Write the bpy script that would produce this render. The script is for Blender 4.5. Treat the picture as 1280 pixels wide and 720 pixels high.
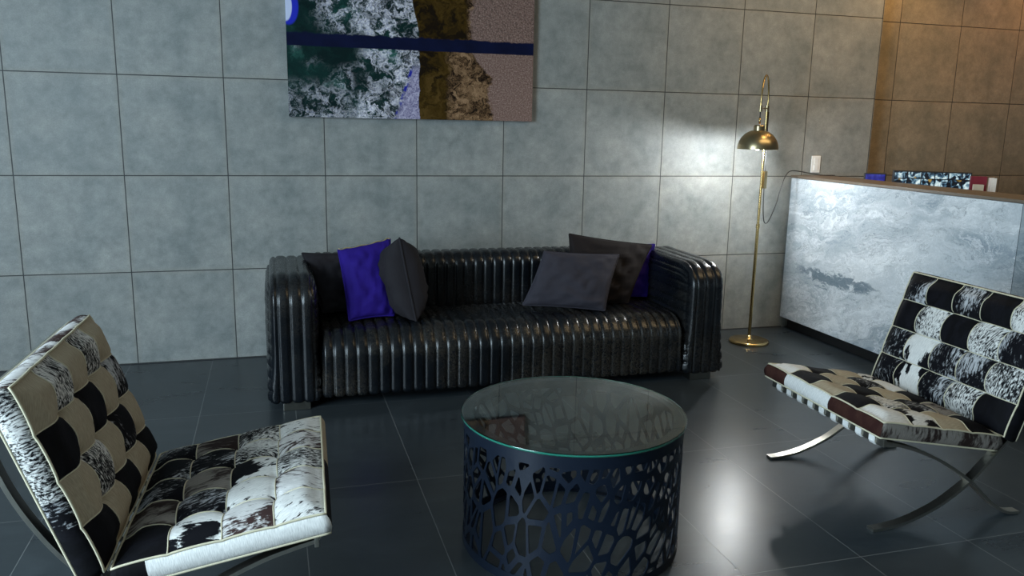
import bpy, bmesh, math, random
from mathutils import Vector, Matrix, noise
from mathutils.geometry import delaunay_2d_cdt
PI = math.pi
sc = bpy.context.scene
for o in list(bpy.data.objects): bpy.data.objects.remove(o)
C = sc.collection

# ------------------------------------------------------------------ camera
cd = bpy.data.cameras.new('camera'); cam = bpy.data.objects.new('camera', cd); C.objects.link(cam)
Rv = Vector((0.960, -0.279, 0.019)).normalized(); Fv = Vector((0.277, 0.940, -0.198)).normalized()
Uv = Rv.cross(Fv).normalized(); Rv = Fv.cross(Uv).normalized()
cam.matrix_world = Matrix(((Rv.x, Uv.x, -Fv.x, 1.328), (Rv.y, Uv.y, -Fv.y, -4.906), (Rv.z, Uv.z, -Fv.z, 1.394), (0, 0, 0, 1)))
cd.lens = 1013.55 / 1280 * 36; cd.sensor_width = 36; cd.clip_start = 0.05
sc.camera = cam
# ------------------------------------------------------------------ world, lights, exposure
vs = sc.view_settings
vs.view_transform = 'Standard'; vs.look = 'None'; vs.gamma = 1.0; vs.use_curve_mapping = False
vs.exposure = 0.12
w = bpy.data.worlds.new('sky'); sc.world = w; w.use_nodes = True
w.node_tree.nodes['Background'].inputs[0].default_value = (0.45, 0.65, 0.9, 1)
w.node_tree.nodes['Background'].inputs[1].default_value = 0.25
def area(name, loc, direction, sx, sy, power, col, spread=None):
    l = bpy.data.lights.new(name, 'AREA'); l.shape = 'RECTANGLE'; l.size = sx; l.size_y = sy
    l.energy = power; l.color = col
    if spread: l.spread = spread
    o = bpy.data.objects.new(name, l); C.objects.link(o); o.location = loc
    o.rotation_euler = Vector(direction).to_track_quat('-Z', 'Z').to_euler()
    return o
def spot(name, loc, direction, power, col, angle, radius=0.04, blend=0.6):
    l = bpy.data.lights.new(name, 'SPOT'); l.energy = power; l.color = col
    l.spot_size = angle; l.spot_blend = blend; l.shadow_soft_size = radius
    o = bpy.data.objects.new(name, l); C.objects.link(o); o.location = loc
    o.rotation_euler = Vector(direction).to_track_quat('-Z', 'Y').to_euler()
    return o
area('window_daylight', (-2.12, -4.5, 1.75), (1, 0.10, -0.10), 4.8, 2.3, 620, (0.68, 0.87, 1.0))
area('warm_overhead_fill', (4.9, -1.9, 2.97), (0, 0.15, -1), 2.4, 1.0, 28, (1.0, 0.74, 0.40))  # added warm fill that brightens the right wall, no known panel
spot('reception_warm_spot', (5.6, -0.22, 2.9), (0.0, 0.12, -1), 34, (1.0, 0.56, 0.20), 1.9, 0.06, 0.8)

spot('reception_warm_spot', (6.8, -0.6, 2.9), (0.0, 0.3, -1), 34, (1.0, 0.48, 0.18), 2.2, 0.06, 0.8)  # second spot, added only to turn the recess wall browner
spot('warm_wall_fill', (4.7, -1.0, 2.9), (0.0, 0.9, -1), 26, (1.0, 0.62, 0.26), 1.9, 0.06, 1.0)  # added fill that warms the upper right wall, no known fixture

# ------------------------------------------------------------------ helpers
def tag(o, label=None, cat=None, group=None, kind=None):
    if label: o['label'] = label
    if cat: o['category'] = cat
    if group: o['group'] = group
    if kind: o['kind'] = kind
    return o
def thing(name, loc, rz=0.0, label=None, cat=None, group=None):
    o = bpy.data.objects.new(name, None); C.objects.link(o); o.empty_display_size = 0.1
    o.location = loc; o.rotation_euler = (0, 0, rz)
    return tag(o, label, cat, group)
def mesh(name, verts, faces, mats, parent=None, fm=None, smooth=True, uv=None):
    me = bpy.data.meshes.new(name); me.from_pydata([tuple(v) for v in verts], [], faces)
    if not isinstance(mats, (list, tuple)): mats = [mats]
    for m in mats: me.materials.append(m)
    if fm: me.polygons.foreach_set('material_index', fm)
    me.polygons.foreach_set('use_smooth', [smooth] * len(me.polygons))
    if uv:
        l = me.uv_layers.new(name='UVMap')
        flat = [c for f in uv for p in f for c in p]
        l.data.foreach_set('uv', flat)
    me.update()
    o = bpy.data.objects.new(name, me); C.objects.link(o)
    if parent: o.parent = parent
    return o
class MB:
    def __init__(s): s.v = []; s.f = []; s.m = []
    def add(s, v, f, mi=0):
        n = len(s.v); s.v += [tuple(p) for p in v]; s.f += [tuple(i + n for i in q) for q in f]; s.m += [mi] * len(f)
        return s
    def box(s, x0, x1, y0, y1, z0, z1, mi=0, bev=0.0, M=None):
        bm = bmesh.new(); bmesh.ops.create_cube(bm, size=1)
        for q in bm.verts: q.co = Vector(((x0 + x1) / 2 + q.co.x * (x1 - x0), (y0 + y1) / 2 + q.co.y * (y1 - y0), (z0 + z1) / 2 + q.co.z * (z1 - z0)))
        if bev: bmesh.ops.bevel(bm, geom=list(bm.edges), offset=bev, segments=2, affect='EDGES', profile=0.6)
        if M: bm.transform(M)
        bm.verts.ensure_lookup_table()
        s.add([q.co.copy() for q in bm.verts], [[q.index for q in f.verts] for f in bm.faces], mi); bm.free(); return s
    def tube(s, pts, r, seg=10, mi=0, closed=False, cap=True, sx=1.0):
        pts = [Vector(p) for p in pts]; n = len(pts)
        t = []
        for i in range(n):
            a = pts[(i - 1) % n] if (closed or i > 0) else pts[i]; b = pts[(i + 1) % n] if (closed or i < n - 1) else pts[i]
            t.append((b - a).normalized())
        up = Vector((0, 0, 1)) if abs(t[0].z) < 0.9 else Vector((1, 0, 0))
        nn = (up - t[0] * up.dot(t[0])).normalized(); V = []
        for i in range(n):
            nn = (nn - t[i] * nn.dot(t[i])).normalized(); bb = t[i].cross(nn)
            rr = r[i] if isinstance(r, (list, tuple)) else r
            for k in range(seg):
                a = 2 * PI * k / seg; V.append(pts[i] + nn * math.cos(a) * rr + bb * math.sin(a) * rr * sx)
        F = []
        for i in range(n if closed else n - 1):
            j = (i + 1) % n
            for k in range(seg):
                l = (k + 1) % seg; F.append((i * seg + k, i * seg + l, j * seg + l, j * seg + k))
        if cap and not closed:
            F.append(tuple(range(seg - 1, -1, -1))); F.append(tuple((n - 1) * seg + k for k in range(seg)))
        return s.add(V, F, mi)
    def lathe(s, prof, c=(0, 0, 0), seg=48, mi=0, close=False):
        V = []; F = []
        for (r, z) in prof:
            for k in range(seg):
                a = 2 * PI * k / seg; V.append((c[0] + r * math.cos(a), c[1] + r * math.sin(a), c[2] + z))
        n = len(prof)
        for i in range(n if close else n - 1):
            j = (i + 1) % n
            for k in range(seg):
                l = (k + 1) % seg; F.append((i * seg + k, i * seg + l, j * seg + l, j * seg + k))
        return s.add(V, F, mi)
    def bar(s, pts, width, thick, mi=0):
        # flat bar: profile points (x,z) in the plane y=const, width along y, thickness in plane
        n = len(pts); V = []
        for i in range(n):
            a = Vector(pts[max(i - 1, 0)]); b = Vector(pts[min(i + 1, n - 1)]); t = (b - a).normalized(); nr = Vector((-t.y, t.x))
            for sy, sn in ((-1, -1), (1, -1), (1, 1), (-1, 1)):
                p = Vector(pts[i]) + nr * sn * thick / 2; V.append((p.x, sy * width / 2, p.y))
        F = [(0, 1, 2, 3), (4 * n - 1, 4 * n - 2, 4 * n - 3, 4 * n - 4)]
        for i in range(n - 1):
            for k in range(4):
                l = (k + 1) % 4; F.append((i * 4 + k, (i + 1) * 4 + k, (i + 1) * 4 + l, i * 4 + l))
        return s.add(V, F, mi)
    def build(s, name, mats, parent=None, smooth=True, angle=None):
        o = mesh(name, s.v, s.f, mats, parent, s.m, smooth)
        bm = bmesh.new(); bm.from_mesh(o.data); bmesh.ops.recalc_face_normals(bm, faces=bm.faces); bm.to_mesh(o.data); bm.free()
        if angle is not None:
            o.data.set_sharp_from_angle(angle=angle)
        return o
def catmull(pts, n=8):
    P = [Vector(p) for p in pts]; out = []
    for i in range(len(P) - 1):
        a = P[i - 1] if i else P[0] * 2 - P[1]; b, c = P[i], P[i + 1]; d = P[i + 2] if i + 2 < len(P) else P[-1] * 2 - P[-2]
        for k in range(n):
            t = k / n; out.append(0.5 * ((2 * b) + (c - a) * t + (2 * a - 5 * b + 4 * c - d) * t * t + (3 * b - a - 3 * c + d) * t ** 3))
    return out + [P[-1]]

# ------------------------------------------------------------------ materials
class NT:
    def __init__(s, name):
        s.m = bpy.data.materials.new(name); s.m.use_nodes = True; s.t = s.m.node_tree; s.b = s.t.nodes['Principled BSDF']
    def n(s, typ, **kw):
        o = s.t.nodes.new(typ)
        for k, v in kw.items():
            if k.startswith('i_'):
                key = k[2:]; key = int(key) if key.isdigit() else key.replace('_', ' ')
                s.set(o, key, v)
            else: setattr(o, k, v)
        return o
    def set(s, o, key, v):
        if hasattr(v, 'links') and hasattr(v, 'is_output'): s.t.links.new(v, o.inputs[key])
        else: o.inputs[key].default_value = v
    def math(s, op, a, b=0.0, c=None):
        o = s.n('ShaderNodeMath', operation=op); s.set(o, 0, a); s.set(o, 1, b)
        if c is not None: s.set(o, 2, c)
        return o.outputs[0]
    def vmath(s, op, a, b=(0, 0, 0)):
        o = s.n('ShaderNodeVectorMath', operation=op); s.set(o, 0, a); s.set(o, 1, b); return o.outputs[0]
    def noise(s, vec, scale, detail=4, rough=0.5, dist=0.0, col=False):
        o = s.n('ShaderNodeTexNoise'); s.set(o, 'Vector', vec); s.set(o, 'Scale', scale); s.set(o, 'Detail', detail); s.set(o, 'Roughness', rough); s.set(o, 'Distortion', dist)
        return o.outputs[1 if col else 0]
    def ramp(s, fac, stops, interp='LINEAR'):
        o = s.n('ShaderNodeValToRGB'); s.set(o, 0, fac); cr = o.color_ramp; cr.interpolation = interp
        while len(cr.elements) < len(stops): cr.elements.new(0.5)
        for e, (p, c) in zip(cr.elements, stops):
            e.position = p; e.color = (c[0], c[1], c[2], 1) if isinstance(c, (tuple, list)) else (c, c, c, 1)
        return o.outputs[0]
    def smooth(s, v, a, b):
        o = s.n('ShaderNodeMapRange', interpolation_type='SMOOTHSTEP'); s.set(o, 0, v); s.set(o, 1, a); s.set(o, 2, b); return o.outputs[0]
    def mix(s, f, a, b, mode='MIX'):
        o = s.n('ShaderNodeMix', data_type='RGBA', blend_type=mode)
        s.set(o, 0, f)
        for k, v in ((6, a), (7, b)):
            if isinstance(v, (tuple, list)): v = (v[0], v[1], v[2], 1)
            s.set(o, k, v)
        return o.outputs[2]
    def pos(s): return s.n('ShaderNodeTexCoord').outputs['Object']
    def sep(s, v):
        o = s.n('ShaderNodeSeparateXYZ'); s.set(o, 0, v); return o.outputs
    def comb(s, x, y, z=0.0):
        o = s.n('ShaderNodeCombineXYZ'); s.set(o, 0, x); s.set(o, 1, y); s.set(o, 2, z); return o.outputs[0]
    def bump(s, h, strength, dist):
        o = s.n('ShaderNodeBump'); s.set(o, 'Height', h); o.inputs['Strength'].default_value = strength; o.inputs['Distance'].default_value = dist
        s.t.links.new(o.outputs[0], s.b.inputs['Normal'])
    def out(s, **kw):
        for k, v in kw.items():
            key = k.replace('_', ' ')
            if isinstance(v, (tuple, list)) and len(v) == 3 and 'Color' in key: v = (*v, 1)
            if key == 'Base Color' and isinstance(v, tuple): v = (v[0], v[1], v[2], 1)
            s.set(s.b, key, v)
        return s.m
def plain(name, col, rough=0.5, metal=0.0, **kw):
    t = NT(name); p = t.pos(); v = t.noise(p, 35, 3)
    t.out(Base_Color=t.mix(v, tuple(c * 0.85 for c in col), tuple(min(1, c * 1.12) for c in col)), Roughness=rough, Metallic=metal, **kw)
    return t.m

def wall_tile_mat(name, x0, z0, T=0.54, tint=(1.0, 1.0, 1.0)):
    t = NT(name); p = t.sep(t.pos())
    u = t.math('DIVIDE', t.math('SUBTRACT', p[0], x0), T); v = t.math('DIVIDE', t.math('SUBTRACT', p[2], z0), T)
    fu = t.math('FRACT', u); fv = t.math('FRACT', v)
    iu = t.math('FLOOR', u); iv = t.math('FLOOR', v)
    loc = t.comb(fu, fv, t.math('MULTIPLY', t.math('ADD', t.math('MULTIPLY', iu, 0.13), t.math('MULTIPLY', iv, 0.29)), 1.0))
    blot = t.noise(loc, 2.3, 5, 0.6); mid = t.noise(loc, 9, 4, 0.6)
    fine = t.noise(t.pos(), 160, 3, 0.7); fine2 = t.noise(t.pos(), 45, 5, 0.7)
    c = t.ramp(blot, [(0.30, (0.205, 0.222, 0.216)), (0.50, (0.262, 0.272, 0.260)), (0.70, (0.315, 0.318, 0.300))])
    c = t.mix(0.55, c, t.ramp(mid, [(0.3, 0.38), (0.7, 0.60)]), 'OVERLAY')
    c = t.mix(0.55, c, t.ramp(fine2, [(0.32, 0.42), (0.7, 0.57)]), 'OVERLAY')
    c = t.mix(0.45, c, t.ramp(fine, [(0.3, 0.34), (0.7, 0.64)]), 'OVERLAY')
    per = t.n('ShaderNodeTexWhiteNoise', noise_dimensions='2D'); t.set(per, 'Vector', t.comb(iu, iv)); 
    c = t.mix(t.math('MULTIPLY', per.outputs[0], 0.14), c, (0.12, 0.14, 0.14))
    du = t.math('MINIMUM', fu, t.math('SUBTRACT', 1.0, fu)); dv = t.math('MINIMUM', fv, t.math('SUBTRACT', 1.0, fv))
    d = t.math('MULTIPLY', t.math('MINIMUM', du, dv), T)
    g = t.smooth(d, 0.0016, 0.0034)
    edge = t.smooth(d, 0.003, 0.03)
    c = t.mix(edge, t.mix(0.16, c, (0.33, 0.29, 0.22)), c)
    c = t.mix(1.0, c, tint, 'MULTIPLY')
    c = t.mix(g, (0.022, 0.024, 0.026), c)
    t.bump(t.math('ADD', t.math('MULTIPLY', g, 1.0), t.math('MULTIPLY', fine2, 0.1)), 0.6, 0.002)
    t.out(Base_Color=c, Roughness=t.ramp(blot, [(0.3, 0.5), (0.7, 0.62)]))
    return t.m
M_wall = wall_tile_mat('wall_tile', 0.0, -0.004)
M_wall2 = wall_tile_mat('recess_tile_painted_warm', 5.66, -0.004, 0.54, (0.92, 0.76, 0.58))  # brown tint puts the warm light's tone into the tile colour

def floor_mat():
    t = NT('floor_tile'); p = t.sep(t.pos())
    u = t.math('DIVIDE', t.math('SUBTRACT', p[0], 0.945), 0.4435); v = t.math('DIVIDE', t.math('ADD', p[1], 1.915), 0.945)
    fu = t.math('FRACT', u); fv = t.math('FRACT', v); iu = t.math('FLOOR', u); iv = t.math('FLOOR', v)
    wn = t.n('ShaderNodeTexWhiteNoise', noise_dimensions='2D'); t.set(wn, 'Vector', t.comb(iu, iv))
    off = t.vmath('ADD', t.pos(), t.comb(t.math('MULTIPLY', wn.outputs[0], 9.0), 0.0, t.math('MULTIPLY', wn.outputs[0], 5.0)))
    st = t.vmath('MULTIPLY', off, (1.0, 2.6, 1.0))
    a = t.noise(st, 1.6, 7, 0.62, 0.9); b = t.noise(off, 70, 4, 0.65); veins = t.noise(st, 3.5, 8, 0.7, 2.2)
    c = t.ramp(a, [(0.3, (0.022, 0.029, 0.035)), (0.55, (0.033, 0.043, 0.050)), (0.75, (0.054, 0.066, 0.075))])
    vn = t.math('SUBTRACT', 1.0, t.smooth(t.math('ABSOLUTE', t.math('SUBTRACT', veins, 0.5)), 0.0, 0.02))
    c = t.mix(t.math('MULTIPLY', vn, 0.05), c, (0.14, 0.15, 0.15))
    c = t.mix(t.math('MULTIPLY', wn.outputs[0], 0.25), c, (0.028, 0.031, 0.034))
    du = t.math('MULTIPLY', t.math('MINIMUM', fu, t.math('SUBTRACT', 1.0, fu)), 0.4435); dv = t.math('MULTIPLY', t.math('MINIMUM', fv, t.math('SUBTRACT', 1.0, fv)), 0.945)
    g = t.smooth(t.math('MINIMUM', du, dv), 0.0009, 0.0020)
    c = t.mix(g, (0.15, 0.155, 0.155), c)
    t.bump(t.math('ADD', g, t.math('MULTIPLY', b, 0.08)), 0.25, 0.001)
    t.out(Base_Color=c, Roughness=t.ramp(a, [(0.3, 0.27), (0.7, 0.30)]))
    t.b.inputs['Specular IOR Level'].default_value = 0.5
    return t.m
M_floor = floor_mat()

def leather_mat(name, patina):
    t = NT(name); p = t.pos()
    a = t.noise(p, 5, 6, 0.65, 0.6); cr = t.noise(p, 60, 6, 0.75, 1.2); sc_ = t.noise(t.vmath('MULTIPLY', p, (1, 1, 1)), 24, 8, 0.8, 2.5)
    c = t.ramp(a, [(0.3, (0.0028, 0.0040, 0.0058)), (0.7, (0.006, 0.008, 0.011))])
    scr = t.math('SUBTRACT', 1.0, t.smooth(t.math('ABSOLUTE', t.math('SUBTRACT', sc_, 0.5)), 0.0, 0.035))
    up = t.smooth(t.noise(p, 2.3, 4, 0.6), 0.42, 0.62)
    c = t.mix(t.math('MULTIPLY', t.math('MULTIPLY', scr, up), patina), c, (0.11, 0.088, 0.060))
    c = t.mix(t.math('MULTIPLY', up, patina * 0.15), c, (0.055, 0.044, 0.030))
    t.bump(t.math('ADD', cr, t.math('MULTIPLY', scr, 0.3)), 0.15, 0.0010)
    t.out(Base_Color=c, Roughness=t.ramp(cr, [(0.3, 0.22), (0.7, 0.29)]))
    t.b.inputs['Specular IOR Level'].default_value = 0.4
    return t.m
M_leather = leather_mat('black_leather', 0.25)
M_leather_seat = leather_mat('worn_black_leather', 0.5)

def hide(name, base, spotc, thr, scale=45.0, soft=0.05, big=0.0):
    t = NT(name); uv = t.n('ShaderNodeUVMap').outputs[0]
    st = t.vmath('MULTIPLY', uv, (1.0, 0.32, 1.0))
    warp = t.noise(uv, 14, 3, 0.5, 0.0, True)
    st2 = t.vmath('ADD', st, t.vmath('MULTIPLY', warp, (0.022, 0.022, 0.0)))
    n1 = t.noise(st2, scale, 5, 0.62); n2 = t.noise(t.vmath('MULTIPLY', uv, (1.0, 0.6, 1.0)), 9, 2, 0.5)
    v = t.math('ADD', n1, t.math('MULTIPLY', t.math('SUBTRACT', n2, 0.5), big))
    f = t.smooth(v, thr - soft, thr + soft)
    hair = t.noise(t.vmath('MULTIPLY', uv, (1.0, 0.10, 1.0)), 420, 3, 0.6)
    bc = t.mix(t.ramp(hair, [(0.35, 0.0), (0.65, 1.0)]), tuple(c * 0.72 for c in base), base)
    c = t.mix(f, spotc, bc)
    t.bump(hair, 0.45, 0.0015)
    t.out(Base_Color=c, Roughness=0.7)
    t.b.inputs['Specular IOR Level'].default_value = 0.06
    return t.m
WH = (0.78, 0.77, 0.74); BK = (0.006, 0.006, 0.008); BR = (0.055, 0.022, 0.016)
HID = {
 'W': hide('white_hide', (0.82, 0.81, 0.78), (0.10, 0.09, 0.09), 0.22, 60, 0.04),
 'C': hide('cream_hide', (0.44, 0.375, 0.27), (0.38, 0.31, 0.21), 0.30, 20, 0.1),
 'K': hide('black_hide', (0.009, 0.009, 0.012), (0.005, 0.005, 0.006), 0.5, 20, 0.1),
 'S': hide('salt_and_pepper_hide', WH, BK, 0.50, 190, 0.09, 0.5),
 'D': hide('dark_speckled_hide', (0.50, 0.51, 0.53), BK, 0.595, 130, 0.09, 0.9),
 'P': hide('white_hide_with_specks', WH, (0.03, 0.025, 0.025), 0.395, 95, 0.04, 0.35),
 'M': hide('black_and_white_patched_hide', WH, BK, 0.50, 44, 0.035, 1.6),
 'B': hide('brown_hide', (0.060, 0.026, 0.020), (0.035, 0.014, 0.012), 0.5, 20, 0.1),
 'R': hide('brown_speckled_hide', (0.70, 0.68, 0.66), (0.045, 0.026, 0.024), 0.50, 95, 0.08, 1.1),
 'G': hide('grey_brown_hide', (0.26, 0.235, 0.21), (0.03, 0.02, 0.018), 0.50, 60, 0.12, 1.2),
}
HK = list(HID); HM = [HID[k] for k in HK]
M_piping = plain('cream_piping', (0.58, 0.53, 0.38), 0.55)
M_chrome = plain('chrome', (0.68, 0.65, 0.58), 0.30, 1.0)
M_strap = plain('white_strap', (0.80, 0.80, 0.78), 0.45)
M_strapdark = plain('dark_strap', (0.03, 0.03, 0.03), 0.5)
M_brass = plain('brass', (0.52, 0.37, 0.16), 0.24, 1.0)
M_brass_b = plain('brushed_brass', (0.42, 0.34, 0.20), 0.30, 1.0)
M_black = plain('black_rubber', (0.012, 0.012, 0.013), 0.45)
M_tablemetal = plain('blue_black_metal', (0.005, 0.0095, 0.020), 0.42)
M_grey = plain('brushed_foot_metal', (0.22, 0.22, 0.20), 0.35, 1.0)
M_white_plastic = plain('white_plastic', (0.80, 0.80, 0.78), 0.35)
M_ceiling = plain('ceiling_paint', (0.50, 0.50, 0.48), 0.8)
M_paint = plain('dark_wall_paint', (0.13, 0.13, 0.135), 0.7)
M_frame = plain('dark_window_frame', (0.05, 0.05, 0.055), 0.4)

def velvet(name, col, wr=1.0):
    t = NT(name); p = t.pos(); a = t.noise(p, 9, 5, 0.6, 1.0); b = t.noise(p, 300, 2, 0.6)
    c = t.mix(a, tuple(x * 0.7 for x in col), tuple(x * 1.3 for x in col))
    t.bump(t.math('ADD', t.math('MULTIPLY', b, 0.3), a), 0.5 * wr, 0.004)
    t.out(Base_Color=c, Roughness=0.8)
    t.b.inputs['Sheen Weight'].default_value = 0.15; t.b.inputs['Sheen Roughness'].default_value = 0.4
    t.b.inputs['Sheen Tint'].default_value = (*[min(1, x * 4 + 0.05) for x in col], 1)
    t.b.inputs['Specular IOR Level'].default_value = 0.2
    return t.m
M_tablemetal.node_tree.nodes['Principled BSDF'].inputs['Specular IOR Level'].default_value = 0.3
M_blue = velvet('blue_velvet', (0.018, 0.006, 0.17))
M_char = velvet('charcoal_cloth', (0.016, 0.014, 0.017))
M_grey_p = velvet('grey_cloth', (0.040, 0.037, 0.048))
M_brown_p = velvet('brown_black_cloth', (0.015, 0.011, 0.011))

def glass_mat():
    t = NT('table_glass'); t.out(Base_Color=(0.84, 0.95, 0.91), Roughness=0.0, IOR=1.34)
    t.b.inputs['Transmission Weight'].default_value = 1.0
    return t.m
def glass_edge_mat():
    t = NT('green_glass_edge'); t.out(Base_Color=(0.05, 0.42, 0.30), Roughness=0.12, IOR=1.5)
    t.b.inputs['Transmission Weight'].default_value = 0.6
    return t.m
M_glass = glass_mat(); M_gedge = glass_edge_mat()

def marble_mat():
    t = NT('grey_blue_marble'); p = t.pos()          # slab lies in the plane x = const: y along, z up
    s = t.sep(p)
    q = t.comb(t.math('ADD', s[1], t.math('MULTIPLY', s[2], -0.35)), t.math('ADD', t.math('MULTIPLY', s[2], 1.9), t.math('MULTIPLY', s[1], 0.42)), 0.0)
    warp = t.noise(q, 1.7, 5, 0.6, 0.0, True)
    q2 = t.vmath('ADD', q, t.vmath('MULTIPLY', t.vmath('SUBTRACT', warp, (0.5, 0.5, 0.5)), (0.9, 0.9, 0.0)))
    a = t.noise(q2, 1.3, 8, 0.62, 0.6); b = t.noise(q2, 5.0, 8, 0.7, 1.2)
    c = t.ramp(a, [(0.30, (0.27, 0.33, 0.38)), (0.45, (0.44, 0.49, 0.53)), (0.58, (0.58, 0.62, 0.65)), (0.75, (0.74, 0.77, 0.79))])
    v1 = t.math('SUBTRACT', 1.0, t.smooth(t.math('ABSOLUTE', t.math('SUBTRACT', b, 0.5)), 0.0, 0.045))
    c = t.mix(t.math('MULTIPLY', v1, t.math('MULTIPLY', t.smooth(t.noise(q2, 2.2, 4, 0.6), 0.40, 0.60), 0.6)), c, (0.86, 0.88, 0.90))
    bw = t.noise(t.vmath('MULTIPLY', q2, (0.7, 2.2, 1.0)), 2.0, 7, 0.62, 0.8)
    c = t.mix(t.math('MULTIPLY', t.smooth(bw, 0.52, 0.66), 0.55), c, (0.84, 0.87, 0.89))
    c = t.mix(t.math('MULTIPLY', t.math('SUBTRACT', 1.0, t.smooth(bw, 0.33, 0.44)), 0.45), c, (0.22, 0.28, 0.33))
    n3 = t.noise(q2, 2.6, 9, 0.66, 1.8)
    v2 = t.math('SUBTRACT', 1.0, t.smooth(t.math('ABSOLUTE', t.math('SUBTRACT', n3, 0.47)), 0.0, 0.012))
    c = t.mix(t.math('MULTIPLY', v2, 0.55), c, (0.15, 0.18, 0.21))
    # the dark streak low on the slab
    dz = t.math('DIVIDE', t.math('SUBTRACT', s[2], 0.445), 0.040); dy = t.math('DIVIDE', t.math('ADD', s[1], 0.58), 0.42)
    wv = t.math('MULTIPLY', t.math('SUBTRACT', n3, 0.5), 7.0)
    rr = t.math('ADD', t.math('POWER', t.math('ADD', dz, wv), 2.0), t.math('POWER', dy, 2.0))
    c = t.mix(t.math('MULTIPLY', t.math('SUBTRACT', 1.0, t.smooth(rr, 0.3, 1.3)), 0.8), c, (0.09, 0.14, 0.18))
    seam = t.smooth(t.math('ABSOLUTE', t.math('ADD', s[1], 1.86)), 0.001, 0.002)
    past = t.smooth(t.math('MULTIPLY', s[1], -1.0), 1.858, 1.862)
    c = t.mix(t.math('MULTIPLY', past, 0.55), c, (0.14, 0.19, 0.22))
    c = t.mix(seam, (0.05, 0.06, 0.07), c)
    c = t.mix(1.0, c, t.ramp(t.noise(p, 120, 3, 0.6), [(0.3, 0.86), (0.7, 1.0)]), 'MULTIPLY')
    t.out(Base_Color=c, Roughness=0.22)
    return t.m
M_marble = marble_mat()

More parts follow.
